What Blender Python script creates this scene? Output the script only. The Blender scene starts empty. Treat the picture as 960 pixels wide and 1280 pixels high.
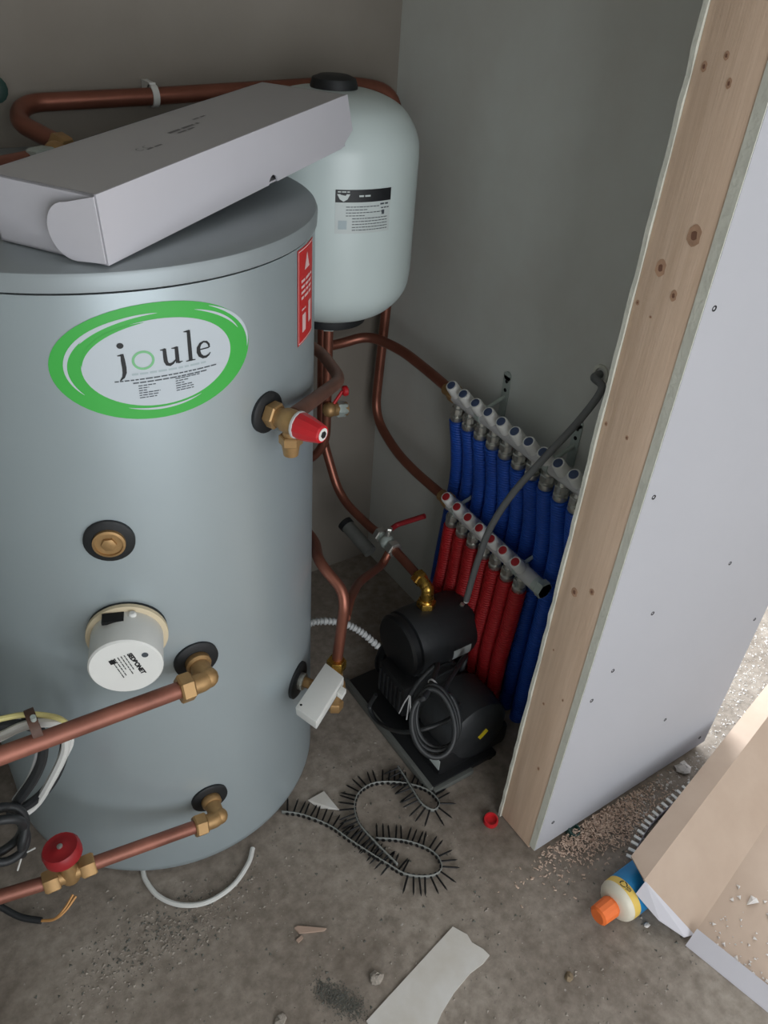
import bpy, bmesh, math, random
from mathutils import Vector, Matrix
random.seed(7)
sc = bpy.context.scene
COL = sc.collection
# ------------------------------------------------------------------ camera
cam_d = bpy.data.cameras.new('camera'); cam = bpy.data.objects.new('camera', cam_d); COL.objects.link(cam)
cam.matrix_world = Matrix(((0.835983, 0.276866, -0.473791, -1.1288), (-0.545183, 0.517395, -0.659604, -1.6479), (0.062515, 0.809721, 0.583475, 1.6), (0, 0, 0, 1)))
cam_d.sensor_fit = 'HORIZONTAL'; cam_d.sensor_width = 36.0; cam_d.lens = 36.75; cam_d.clip_start = 0.02
sc.camera = cam
# ------------------------------------------------------------------ world and daylight through the two windows
w = bpy.data.worlds.new('world'); sc.world = w; w.use_nodes = True
w.node_tree.nodes['Background'].inputs[0].default_value = (0.80, 0.90, 1.0, 1); w.node_tree.nodes['Background'].inputs[1].default_value = 0.6
def area(name, loc, rot, sx, sy, power, col):
    l = bpy.data.lights.new(name, 'AREA'); l.shape = 'RECTANGLE'; l.size = sx; l.size_y = sy; l.energy = power; l.color = col
    o = bpy.data.objects.new(name, l); o.location = loc; o.rotation_euler = rot; COL.objects.link(o); return o
area('daylight_side_window', (2.98, -.50, 1.3), (0, math.radians(90), 0), 1.6, 1.2, 36, (0.86, 0.92, 1.0))
area('daylight_far_window', (1.50, 1.48, 1.2), (math.radians(-90), 0, 0), 2.1, 2.0, 340, (0.88, 0.93, 1.0))
area('daylight_rear_window', (-.95, -3.18, 1.2), (math.radians(90), 0, 0), 1.7, 1.8, 37, (0.94, 0.97, 1.0))
vs = sc.view_settings; vs.view_transform = 'Standard'; vs.look = 'None'; vs.gamma = 1.0; vs.use_curve_mapping = False; vs.exposure = 0.0

# ------------------------------------------------------------------ materials
def lin(c):
    return tuple(((v/255)/12.92 if v/255 <= .04045 else ((v/255+.055)/1.055)**2.4) for v in c) + (1,)
MATS = {}
def mat(name, rgb, rough=.6, metal=0., var=0., vscale=8., bump=0., bscale=60., stretch=(1,1,1), rgb2=None, spec=.5, rvar=0., coat=0., trans=0., alpha=1.):
    m = bpy.data.materials.new(name); m.use_nodes = True; nt = m.node_tree; b = nt.nodes['Principled BSDF']
    b.inputs['Roughness'].default_value = rough; b.inputs['Metallic'].default_value = metal
    b.inputs['Specular IOR Level'].default_value = spec; b.inputs['Coat Weight'].default_value = coat
    b.inputs['Transmission Weight'].default_value = trans; b.inputs['Alpha'].default_value = alpha
    c = lin(rgb); b.inputs['Base Color'].default_value = c
    if var or bump or rgb2 or rvar:
        tc = nt.nodes.new('ShaderNodeTexCoord'); mp = nt.nodes.new('ShaderNodeMapping'); mp.inputs['Scale'].default_value = stretch
        nt.links.new(tc.outputs['Object'], mp.inputs[0])
        n = nt.nodes.new('ShaderNodeTexNoise'); n.inputs['Scale'].default_value = vscale; n.inputs['Detail'].default_value = 6; n.inputs['Roughness'].default_value = .6
        nt.links.new(mp.outputs[0], n.inputs[0])
        if var or rgb2:
            r = nt.nodes.new('ShaderNodeValToRGB'); r.color_ramp.elements[0].position = .3; r.color_ramp.elements[1].position = .7
            c2 = lin(rgb2) if rgb2 else c
            r.color_ramp.elements[0].color = tuple(v*(1-var) for v in c2[:3])+(1,)
            r.color_ramp.elements[1].color = tuple(min(1, v*(1+var)) for v in c[:3])+(1,)
            nt.links.new(n.outputs[0], r.inputs[0]); nt.links.new(r.outputs[0], b.inputs['Base Color'])
        if rvar:
            mr = nt.nodes.new('ShaderNodeMapRange'); mr.inputs[3].default_value = max(.02, rough-rvar); mr.inputs[4].default_value = min(1, rough+rvar)
            nt.links.new(n.outputs[0], mr.inputs[0]); nt.links.new(mr.outputs[0], b.inputs['Roughness'])
        if bump:
            n2 = nt.nodes.new('ShaderNodeTexNoise'); n2.inputs['Scale'].default_value = bscale; n2.inputs['Detail'].default_value = 5
            nt.links.new(mp.outputs[0], n2.inputs[0])
            bp = nt.nodes.new('ShaderNodeBump'); bp.inputs['Strength'].default_value = bump; bp.inputs['Distance'].default_value = .004
            nt.links.new(n2.outputs[0], bp.inputs['Height']); nt.links.new(bp.outputs[0], b.inputs['Normal'])
    MATS[name] = m; return m
M = MATS
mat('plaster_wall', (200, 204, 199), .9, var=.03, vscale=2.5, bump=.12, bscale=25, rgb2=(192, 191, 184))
mat('room_paint', (186, 184, 180), .9)
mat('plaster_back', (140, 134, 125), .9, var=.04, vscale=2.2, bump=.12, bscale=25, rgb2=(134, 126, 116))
mat('gypsum', (204, 204, 192), .95, var=.06, vscale=30, bump=.3, bscale=120)
mat('board_paper', (173, 173, 178), .85, var=.02, vscale=3)
mat('board_screw', (30, 30, 32), .5, .6)
mat('timber', (214, 188, 165), .8, var=.03, vscale=5, stretch=(14, 14, .8), rgb2=(202, 174, 149), bump=.1, bscale=20)
mat('knot_heart', (120, 84, 66), .8)
mat('knot', (176, 140, 114), .8, var=.2, vscale=60)
mat('tank_paint', (168, 179, 183), .36, .45, var=.02, vscale=2, rvar=.04)
mat('tank_lid', (150, 158, 161), .42, .3, var=.03, vscale=4)
mat('tank_base', (70, 74, 76), .7)
mat('black_rubber', (22, 24, 26), .6)
mat('black_gap', (10, 10, 11), .9)
mat('brass', (172, 138, 94), .5, .6, var=.12, vscale=60, rvar=.12)
mat('brass_bright', (200, 160, 78), .28, .95, var=.1, vscale=60, rvar=.08)
mat('copper', (156, 102, 86), .5, .5, var=.12, vscale=14, rvar=.12, rgb2=(134, 86, 72))
mat('copper_dull', (130, 92, 78), .6, .45, var=.1, vscale=14, rgb2=(112, 78, 66))
mat('copper_dark', (142, 90, 74), .38, .7, var=.15, vscale=14, rvar=.1)
mat('chrome', (196, 196, 190), .3, .8, rvar=.1, vscale=40)
mat('galv', (172, 182, 176), .5, .2, var=.12, vscale=50)
mat('white_plastic', (222, 222, 218), .45, var=.01)
mat('cream_plastic', (205, 190, 160), .6)
mat('white_dull', (190, 190, 190), .6)
mat('red_plastic', (196, 34, 42), .4)
mat('red_wheel', (150, 26, 32), .5)
mat('red_handle', (140, 30, 36), .5)
mat('blue_disc', (58, 72, 104), .5)
mat('red_disc', (168, 34, 40), .5)
mat('label_green', (62, 172, 70), .5)
mat('label_pale', (190, 198, 204), .45)
mat('label_grey', (166, 180, 184), .5)
mat('label_ring', (120, 186, 132), .5)
mat('ink', (18, 20, 24), .5)
mat('ink_soft', (70, 76, 82), .5)
mat('label_red', (196, 40, 40), .45)
mat('label_pink', (226, 190, 188), .5)
mat('vessel_paint', (200, 212, 210), .35, var=.015, vscale=3)
mat('label_steel', (194, 202, 200), .4)
mat('carton_white', (196, 194, 200), .75, var=.015, vscale=6)
mat('carton_top', (178, 176, 176), .8, var=.02, vscale=6)
mat('print_grey', (120, 118, 118), .8)
mat('kraft', (184, 164, 147), .85, var=.02, vscale=6, rgb2=(176, 155, 137))
mat('blue_conduit', (24, 78, 178), .5, var=.08, vscale=20)
mat('red_conduit', (178, 28, 34), .5, var=.08, vscale=20)
mat('grey_cable', (104, 106, 106), .55)
mat('black_cable', (38, 40, 42), .5)
mat('white_cable', (210, 210, 206), .5)
mat('yellow_cable', (206, 196, 130), .5)
mat('wire_copper', (190, 140, 84), .5, .3)
mat('brown_clip', (84, 58, 46), .6)
mat('pump_black', (40, 42, 44), .5, var=.15, vscale=12, bump=.15, bscale=90)
mat('pump_dark', (24, 25, 27), .45)
mat('grey_metal', (110, 112, 108), .6, .3, var=.1, vscale=30)
mat('yellow_sticker', (220, 196, 40), .5)
mat('hose', (176, 178, 178), .35)
mat('screw_black', (24, 24, 25), .45, .3)
mat('strip_plastic', (128, 130, 126), .5)
mat('paper', (206, 204, 200), .9, var=.04, vscale=9, rgb2=(196, 190, 180), bump=.1)
mat('tube_blue', (30, 128, 184), .4)
mat('tube_yellow', (224, 190, 92), .45)
mat('tube_white', (220, 214, 196), .4)
mat('orange_cap', (236, 116, 52), .5)
mat('green_plastic', (28, 60, 54), .5)
mat('sawdust', (206, 184, 166), .95, var=.1, vscale=80, rgb2=(184, 156, 138))
mat('plaster_crumb', (214, 210, 206), .95, var=.05, vscale=80)
mat('grit', (150, 142, 132), .95, var=.25, vscale=120)
mat('dark_dust', (96, 96, 90), 1., var=.25, vscale=120)
mat('mud', (128, 112, 90), .95, var=.15, vscale=80)
mat('grey_web', (140, 134, 142), .6)
mat('splinter', (172, 148, 132), .9)
# concrete floor: several noises of dust and stain
def concrete():
    m = bpy.data.materials.new('concrete'); m.use_nodes = True; nt = m.node_tree; b = nt.nodes['Principled BSDF']; b.inputs['Roughness'].default_value = .95
    b.inputs['Specular IOR Level'].default_value = .2
    tc = nt.nodes.new('ShaderNodeTexCoord')
    def noise(s, d=8, r=.62):
        n = nt.nodes.new('ShaderNodeTexNoise'); n.inputs['Scale'].default_value = s; n.inputs['Detail'].default_value = d; n.inputs['Roughness'].default_value = r
        nt.links.new(tc.outputs['Object'], n.inputs[0]); return n
    def ramp(n, p0, p1, c0, c1):
        r = nt.nodes.new('ShaderNodeValToRGB'); r.color_ramp.elements[0].position = p0; r.color_ramp.elements[1].position = p1
        r.color_ramp.elements[0].color = c0; r.color_ramp.elements[1].color = c1; nt.links.new(n.outputs[0], r.inputs[0]); return r
    def mix(f, a, bb, t='MIX', fac=None):
        x = nt.nodes.new('ShaderNodeMix'); x.data_type = 'RGBA'; x.blend_type = t
        if f is not None: nt.links.new(f.outputs[0], x.inputs[0])
        else: x.inputs[0].default_value = fac
        nt.links.new(a, x.inputs[6]); nt.links.new(bb, x.inputs[7]); return x.outputs[2]
    base = ramp(noise(2.2), .35, .68, lin((128, 118, 108)), lin((168, 159, 148)))
    fine = ramp(noise(38), .36, .66, (.62, .6, .58, 1), (1.12, 1.12, 1.12, 1))
    c = mix(None, base.outputs[0], fine.outputs[0], 'MULTIPLY', .75)
    spots = ramp(noise(11, 10, .75), .60, .72, (0, 0, 0, 1), (1, 1, 1, 1))
    dark = nt.nodes.new('ShaderNodeRGB'); dark.outputs[0].default_value = lin((78, 74, 70))
    sf = nt.nodes.new('ShaderNodeMath'); sf.operation = 'MULTIPLY'; sf.inputs[1].default_value = .5; nt.links.new(spots.outputs[0], sf.inputs[0])
    c = mix(sf, c, dark.outputs[0])
    dust = ramp(noise(70, 4, .5), .70, .78, (0, 0, 0, 1), (1, 1, 1, 1))
    lt = nt.nodes.new('ShaderNodeRGB'); lt.outputs[0].default_value = lin((196, 190, 184))
    df = nt.nodes.new('ShaderNodeMath'); df.operation = 'MULTIPLY'; df.inputs[1].default_value = .6; nt.links.new(dust.outputs[0], df.inputs[0])
    c = mix(df, c, lt.outputs[0])
    nt.links.new(c, b.inputs['Base Color'])
    bp = nt.nodes.new('ShaderNodeBump'); bp.inputs['Strength'].default_value = .45; bp.inputs['Distance'].default_value = .004
    nt.links.new(noise(45).outputs[0], bp.inputs['Height']); nt.links.new(bp.outputs[0], b.inputs['Normal'])
    MATS['concrete'] = m
concrete()
# corrugation of the conduits: rings along the pipe as fine relief
for nm in ('blue_conduit', 'red_conduit'):
    nt = M[nm].node_tree; b = nt.nodes['Principled BSDF']; tc = nt.nodes.new('ShaderNodeTexCoord'); wv = nt.nodes.new('ShaderNodeTexWave')
    wv.bands_direction = 'Z'; wv.inputs['Scale'].default_value = 45; nt.links.new(tc.outputs['Object'], wv.inputs[0])
    bp = nt.nodes.new('ShaderNodeBump'); bp.inputs['Strength'].default_value = .5; bp.inputs['Distance'].default_value = .003
    nt.links.new(wv.outputs[1], bp.inputs['Height']); nt.links.new(bp.outputs[0], b.inputs['Normal'])

# ------------------------------------------------------------------ mesh helpers
V = Vector
def basis(d):
    d = V(d).normalized(); a = V((0, 0, 1)) if abs(d.z) < .9 else V((1, 0, 0))
    u = d.cross(a).normalized(); v = d.cross(u).normalized(); return d, u, v
class MB:
    def __init__(s): s.v = []; s.f = []
    def add(s, vs, fs):
        n = len(s.v); s.v += [tuple(p) for p in vs]; s.f += [tuple(i+n for i in f) for f in fs]; return s
    def box(s, lo, hi):
        x0, y0, z0 = lo; x1, y1, z1 = hi
        return s.add([(x0,y0,z0),(x1,y0,z0),(x1,y1,z0),(x0,y1,z0),(x0,y0,z1),(x1,y0,z1),(x1,y1,z1),(x0,y1,z1)],
                     [(0,3,2,1),(4,5,6,7),(0,1,5,4),(1,2,6,5),(2,3,7,6),(3,0,4,7)])
    def obox(s, c, ex, ey, ez):           # centre and three half-axes
        c, ex, ey, ez = V(c), V(ex), V(ey), V(ez)
        P = [c+i*ex+j*ey+k*ez for k in (-1, 1) for (i, j) in ((-1,-1),(1,-1),(1,1),(-1,1))]
        return s.add(P, [(0,3,2,1),(4,5,6,7),(0,1,5,4),(1,2,6,5),(2,3,7,6),(3,0,4,7)])
    def prism(s, top, down):              # polygon (list of points) extruded by a vector
        n = len(top); d = V(down); P = [V(p) for p in top]+[V(p)+d for p in top]
        return s.add(P, [tuple(range(n)), tuple(range(2*n-1, n-1, -1))]+[(i, i+n, (i+1) % n+n, (i+1) % n) for i in range(n)])
    def lathe(s, o, d, prof, n=24, closed=True):   # prof: (radius, height) along d
        d, u, v = basis(d); o = V(o); k = len(prof); P = []
        for r, h in prof:
            for i in range(n):
                a = 2*math.pi*i/n; P.append(o+d*h+(u*math.cos(a)+v*math.sin(a))*r)
        F = [(j*n+i, j*n+(i+1) % n, (j+1)*n+(i+1) % n, (j+1)*n+i) for j in range(k-1) for i in range(n)]
        if closed: F += [tuple(range(n-1, -1, -1)), tuple((k-1)*n+i for i in range(n))]
        return s.add(P, F)
    def cyl(s, a, b, r, r2=None, n=20):
        a, b = V(a), V(b); return s.lathe(a, b-a, [(r, 0), (r2 if r2 is not None else r, (b-a).length)], n)
    def hexnut(s, a, b, r, ch=.12):
        a, b = V(a), V(b); L = (b-a).length; return s.lathe(a, b-a, [(r*.88, 0), (r, L*ch), (r, L*(1-ch)), (r*.88, L)], 6)
    def tube(s, pts, r, n=12, bend=.03, seg=7, rfun=None, cap=True):
        P = [V(p) for p in pts]; Q = [P[0]]
        for i in range(1, len(P)-1):
            a, b, c = P[i-1], P[i], P[i+1]; d = min(bend, (a-b).length*.49, (c-b).length*.49)
            p0 = b+(a-b).normalized()*d; p2 = b+(c-b).normalized()*d
            for k in range(seg+1):
                t = k/seg; Q.append(p0*(1-t)**2+b*2*t*(1-t)+p2*t*t)
        Q.append(P[-1]); return s.sweep(Q, r, n, rfun, cap)
    def sweep(s, Q, r, n=12, rfun=None, cap=True):
        Q = [V(q) for q in Q]; q2 = [Q[0]]
        for q in Q[1:]:
            if (q-q2[-1]).length > 1e-5: q2.append(q)
        Q = q2; m = len(Q); T = [(Q[min(i+1, m-1)]-Q[max(i-1, 0)]).normalized() for i in range(m)]
        _, u, v = basis(T[0]); vs = []
        for i in range(m):
            t = T[i]; u = (u-t*u.dot(t)).normalized(); v = t.cross(u); rr = rfun(i/(m-1)) if rfun else r
            for k in range(n):
                a = 2*math.pi*k/n; vs.append(Q[i]+(u*math.cos(a)+v*math.sin(a))*rr)
        F = [(j*n+i, j*n+(i+1) % n, (j+1)*n+(i+1) % n, (j+1)*n+i) for j in range(m-1) for i in range(n)]
        if cap: F += [tuple(range(n-1, -1, -1)), tuple((m-1)*n+i for i in range(n))]
        return s.add(vs, F)
    def ball(s, c, r, n=16, k=10, sz=(1, 1, 1)):
        c = V(c); prof = [(math.sin(math.pi*j/k), -math.cos(math.pi*j/k)) for j in range(k+1)]
        P = []
        for rr, h in prof:
            for i in range(n):
                a = 2*math.pi*i/n; P.append((c.x+sz[0]*r*rr*math.cos(a), c.y+sz[1]*r*rr*math.sin(a), c.z+sz[2]*r*h))
        return s.add(P, [(j*n+i, j*n+(i+1) % n, (j+1)*n+(i+1) % n, (j+1)*n+i) for j in range(k) for i in range(n)])
    def chunk(s, c, r, flat=.6):
        c = V(c); P = []
        for (x, y, z) in ((1,0,0),(-.3,.9,0),(-.7,-.8,0),(.3,.2,1),(-.2,-.3,.9)):
            P.append(c+V((x*random.uniform(.6,1.2), y*random.uniform(.6,1.2), z*flat*random.uniform(.6,1.1)))*r)
        a = random.uniform(0, 6.28); R = Matrix.Rotation(a, 3, 'Z'); P = [c+R@(p-c) for p in P]
        return s.add(P, [(0,1,3),(1,4,3),(1,2,4),(2,0,4),(0,3,4),(0,2,1)])
def spline(pts, n=8):
    P = [V(p) for p in pts]; P = [P[0]*2-P[1]]+P+[P[-1]*2-P[-2]]; Q = []
    for i in range(1, len(P)-2):
        for k in range(n):
            t = k/n; a, b, c, d = P[i-1:i+3]
            Q.append(.5*((2*b)+(c-a)*t+(2*a-5*b+4*c-d)*t*t+(3*b-a-3*c+d)*t**3))
    Q.append(P[-2]); return Q
ORIG = {}
def obj(name, mb, material, parent=None, smooth=True, bevel=0., angle=38, loc=None):
    o0 = V(loc) if loc is not None else (ORIG[parent.name] if parent else V((0, 0, 0)))
    me = bpy.data.meshes.new(name); me.from_pydata([tuple(V(p)-o0) for p in mb.v], [], mb.f)
    bm = bmesh.new(); bm.from_mesh(me)
    if bevel:
        bmesh.ops.bevel(bm, geom=[e for e in bm.edges if e.is_manifold and e.calc_face_angle(0) > .5], offset=bevel, segments=2, affect='EDGES', profile=.6)
    bmesh.ops.recalc_face_normals(bm, faces=bm.faces); bm.to_mesh(me); bm.free()
    if smooth: me.shade_smooth(); me.set_sharp_from_angle(angle=math.radians(angle))
    me.materials.append(M[material] if isinstance(material, str) else material)
    o = bpy.data.objects.new(name, me); COL.objects.link(o)
    if parent: o.parent = parent
    else: o.location = o0
    ORIG[o.name] = o0 if not parent else ORIG[parent.name]
    return o
def thing(name, label, cat, loc=(0, 0, 0), group=None, kind=None):
    o = bpy.data.objects.new(name, None); o.empty_display_size = .05; COL.objects.link(o); o.location = loc; ORIG[o.name] = V(loc)
    if kind: o['kind'] = kind
    if label: o['label'] = label
    if cat: o['category'] = cat
    if group: o['group'] = group
    return o
def tag(o, label, cat, group=None, kind=None):
    o['label'] = label; o['category'] = cat
    if group: o['group'] = group
    if kind: o['kind'] = kind
    return o
def struct(o, label, cat): o['kind'] = 'structure'; o['label'] = label; o['category'] = cat; return o
ORD = ['first', 'second', 'third', 'fourth', 'fifth', 'sixth', 'seventh', 'eighth', 'ninth', 'tenth']

# ================================================================== THE SETTING
struct(obj('floor', MB().box((-2.5, -3.3, -.08), (3.1, 1.6, 0)), 'concrete'), 'dusty grey concrete floor with stains and grit', 'floor')
struct(obj('ceiling', MB().box((-2.5, -3.3, 2.4), (3.1, 1.6, 2.48)), 'room_paint'), 'plain ceiling above the cupboard', 'ceiling')
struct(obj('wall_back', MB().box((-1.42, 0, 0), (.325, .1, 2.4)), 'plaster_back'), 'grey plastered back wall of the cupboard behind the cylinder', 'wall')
struct(obj('wall_right', MB().box((0, -.961, 0), (.325, 0, 2.4)), 'plaster_wall'), 'grey plastered side wall behind the manifolds', 'wall')
struct(obj('wall_left', MB().box((-1.42, -1.4, 0), (-1.30, 0, 2.4)).box((-2.4, -1.4, 0), (-1.42, -1.3, 2.4)), 'plaster_wall'), 'plastered wall left of the cylinder', 'wall')
struct(obj('wall_far', MB().box((.325, 1.5, 0), (.45, 1.6, 2.4)).box((2.55, 1.5, 0), (3.1, 1.6, 2.4)).box((.45, 1.5, 2.2), (2.55, 1.6, 2.4)).box((.45, 1.5, 0), (2.55, 1.6, .2)), 'room_paint'), 'far wall with a window in the bright room beyond the partition', 'wall')
struct(obj('wall_front', MB().box((-2.5, -3.3, 0), (-1.8, -3.2, 2.4)).box((-.1, -3.3, 0), (3.1, -3.2, 2.4)).box((-1.8, -3.3, 0), (-.1, -3.2, .3)).box((-1.8, -3.3, 2.1), (-.1, -3.2, 2.4)), 'room_paint'), 'room wall with a window behind the viewer', 'wall')
struct(obj('wall_entry', MB().box((-2.5, -3.2, 0), (-2.4, -1.3, 2.4)), 'room_paint'), 'plain room wall left of the viewer', 'wall')
struct(obj('wall_side', MB().box((3.0, -3.2, 0), (3.1, -1.1, 2.4)).box((3.0, .1, 0), (3.1, 1.5, 2.4)).box((3.0, -1.1, 2.1), (3.1, .1, 2.4)).box((3.0, -1.1, 0), (3.1, .1, .5)), 'room_paint'), 'room wall with a window on the right', 'wall')
# partition: timber stud between two plasterboards
PX, PI0, PS0, PS1, PB = -.244, -.961, -.968, -1.062, -1.0785
part = thing('wall_partition', 'timber stud partition clad in white plasterboard beside the manifolds', 'wall', (PX, -1.02, 0), kind='structure')
stud = obj('timber_stud', MB().box((PX, PS1, .004), (PX+.045, PS0, 2.4)), 'timber', part, bevel=.002)
# knots and nail marks on the stud's face
for (y, z, a, h) in ((-1.009,1.525,.0035,.005),(-.983,1.511,.004,.006),(-1.022,1.499,.0035,.006),(-1.034,1.332,.010,.014),(-.998,1.28,.008,.012),(-1.029,1.253,.005,.008),
                     (-.976,1.225,.003,.004),(-1.001,.712,.007,.010),(-1.035,.739,.005,.007),(-.976,1.034,.003,.004),(-1.019,1.032,.003,.004),(-1.003,1.214,.002,.002),(-1.0,.42,.003,.004),(-1.03,.25,.003,.006),(-.99,.56,.002,.003),(-1.04,.47,.002,.004)):
    m = MB(); n = 12; m.add([(PX-.0004, y, z)]+[(PX-.0004, y+a*math.cos(2*math.pi*i/n)*(1+.15*math.sin(3*i)), z+h*math.sin(2*math.pi*i/n)) for i in range(n)], [(0, 1+i, 1+(i+1) % n) for i in range(n)])
    kn = obj('knot', m, 'knot', stud, smooth=False)
    if a > .0015:
        m = MB(); m.add([(PX-.0007, y, z)]+[(PX-.0007, y+a*.45*math.cos(2*math.pi*i/n)*(1+.2*math.sin(2*i)), z+h*.42*math.sin(2*math.pi*i/n)) for i in range(n)], [(0, 1+i, 1+(i+1) % n) for i in range(n)])
        obj('knot_heart', m, 'knot_heart', stud, smooth=False)
ob = obj('plasterboard', MB().box((PX-.001, PB+.0007, .016), (.334, PS1, 2.4)), 'gypsum', part)
face = obj('paper_face', MB().box((PX+.0005, PB, .016), (.335, PB+.0007, 2.4)), 'board_paper', ob)
obj('timber_sole_plate', MB().box((PX+.045, PS1+.001, 0), (.325, PS0-.001, .04)), 'timber', part, bevel=.002)
# inner board, ragged along its cut edge
m = MB(); zs = [i*.03 for i in range(81)]; pts = []
for z in zs: pts.append((PX-.002+random.uniform(-.003, .001), z))
m.v = [(x, PS0, z) for x, z in pts]+[(x, PI0, z) for x, z in pts]+[(.0, PS0, z) for x, z in pts]+[(.0, PI0, z) for x, z in pts]
n = len(zs)
for i in range(n-1):
    m.f += [(i, i+1, n+i+1, n+i), (n+i, n+i+1, 3*n+i+1, 3*n+i), (i, 2*n+i, 2*n+i+1, i+1), (2*n+i, 3*n+i, 3*n+i+1, 2*n+i+1)]
obj('plasterboard', m, 'gypsum', part, smooth=False)
for (x, z) in ((-.223,.954),(-.113,.665),(-.177,.551),(-.213,.49),(-.21,.097),(.300,.053),(.300,.457),(-.223,1.25),(.09,1.1),(.09,.7),(.09,.25),(.300,.8)):
    obj('screw', MB().lathe((x, PB-.0008, z), (0, 1, 0), [(.001, .0012), (.0034, .0003), (.0042, 0), (.0042, .001)], 10), 'board_screw', part)

# ================================================================== HOT WATER CYLINDER
TC = V((-.815, -.391, 0)); TR = .34
tank = thing('hot_water_cylinder', 'tall silver hot water cylinder with green oval label', 'water cylinder', (TC.x, TC.y, 0))
obj('body', MB().lathe(TC, (0, 0, 1), [(.325, .012), (.338, .014), (.342, .02), (.342, .032), (.34, .036), (.34, 1.2465)], 96), 'tank_paint', tank, angle=50)
obj('base_ring', MB().lathe(TC, (0, 0, 1), [(.325, 0), (.328, .016)], 64), 'tank_base', tank)
obj('seam', MB().lathe(TC, (0, 0, 1), [(.336, 1.244), (.336, 1.250)], 96), 'black_gap', tank)
obj('lid', MB().lathe(TC, (0, 0, 1), [(.335, 1.2495), (.343, 1.25), (.3435, 1.268), (.3415, 1.2725), (.337, 1.2745), (.2, 1.276), (.01, 1.277)], 96), 'tank_lid', tank, angle=30)
def tdir(deg): a = math.radians(deg); return V((math.cos(a), math.sin(a), 0)), V((-math.sin(a), math.cos(a), 0))
def tpt(deg, z, off=0): n, t = tdir(deg); return V((TC.x, TC.y, z))+n*(TR+off)
def wrap(uv, deg0, z0, off, R=TR, c=TC):
    return [(c.x+(R+off)*math.cos(math.radians(deg0)+u/R), c.y+(R+off)*math.sin(math.radians(deg0)+u/R), z0+v) for u, v in uv]
class Flat:
    """2-D print: filled outlines and tapering strokes, wrapped on a round wall or laid on a plane"""
    def __init__(s): s.v = []; s.f = []
    def add(s, v, f): n = len(s.v); s.v += v; s.f += [tuple(i+n for i in q) for q in f]; return s
    def stroke(s, pts, wd):
        n = len(pts); vs = []
        for i in range(n):
            a, b = pts[max(i-1, 0)], pts[min(i+1, n-1)]; dx, dy = b[0]-a[0], b[1]-a[1]; l = math.hypot(dx, dy) or 1
            w_ = wd[i]/2 if isinstance(wd, (list, tuple)) else wd/2
            vs += [(pts[i][0]-dy/l*w_, pts[i][1]+dx/l*w_), (pts[i][0]+dy/l*w_, pts[i][1]-dx/l*w_)]
        return s.add(vs, [(2*i, 2*i+1, 2*i+3, 2*i+2) for i in range(n-1)])
    def ellipse(s, c, a, b, n=64, rings=10):
        vs = [c]; fs = []
        for r in range(1, rings+1):
            for i in range(n):
                t = 2*math.pi*i/n; vs.append((c[0]+a*r/rings*math.cos(t), c[1]+b*r/rings*math.sin(t)))
        fs += [(0, 1+i, 1+(i+1) % n) for i in range(n)]
        for r in range(rings-1): fs += [(1+r*n+i, 1+(r+1)*n+i, 1+(r+1)*n+(i+1) % n, 1+r*n+(i+1) % n) for i in range(n)]
        return s.add(vs, fs)
    def ring(s, c, a, b, w_, n=48):
        return s.stroke([(c[0]+a*math.cos(2*math.pi*i/n), c[1]+b*math.sin(2*math.pi*i/n)) for i in range(n+1)], w_)
    def rect(s, x0, y0, x1, y1, nx=1):
        vs = [(x0+(x1-x0)*i/nx, y) for i in range(nx+1) for y in (y0, y1)]
        return s.add(vs, [(2*i, 2*i+2, 2*i+3, 2*i+1) for i in range(nx)])
    def words(s, x0, x1, y, h, seed=1):                    # print too small to read: word-long dashes
        r = random.Random(seed); x = x0
        while x < x1:
            l = min(r.uniform(2.2, 5.5)*h, x1-x); s.rect(x, y-h/2, x+l, y+h/2, 2); x += l+h*.8
        return s
    def text(s, body, x, y, size, rot=0., bold=.0):
        cu = bpy.data.curves.new('t', 'FONT'); cu.body = body; cu.size = size; cu.offset = bold; cu.align_x = 'CENTER'; cu.align_y = 'CENTER'
        o = bpy.data.objects.new('t', cu); COL.objects.link(o); me = o.to_mesh()
        cr, sr = math.cos(rot), math.sin(rot)
        s.add([(x+v.co.x*cr-v.co.y*sr, y+v.co.x*sr+v.co.y*cr) for v in me.vertices], [tuple(p.vertices) for p in me.polygons])
        o.to_mesh_clear(); bpy.data.objects.remove(o); bpy.data.curves.remove(cu); return s
def earc(c, a, b, t0, t1, n=24): return [(c[0]+a*math.cos(math.radians(t0+(t1-t0)*i/n)), c[1]+b*math.sin(math.radians(t0+(t1-t0)*i/n))) for i in range(n+1)]
def taper(n, w_): return [w_*(.06+math.sin(math.pi*i/n)**.8) for i in range(n+1)]
def on_tank(name, fl, material, parent, deg, z, off):
    m = MB(); m.add(wrap(fl.v, deg, z, off), fl.f)
    return obj(name, m, material, parent)
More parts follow.
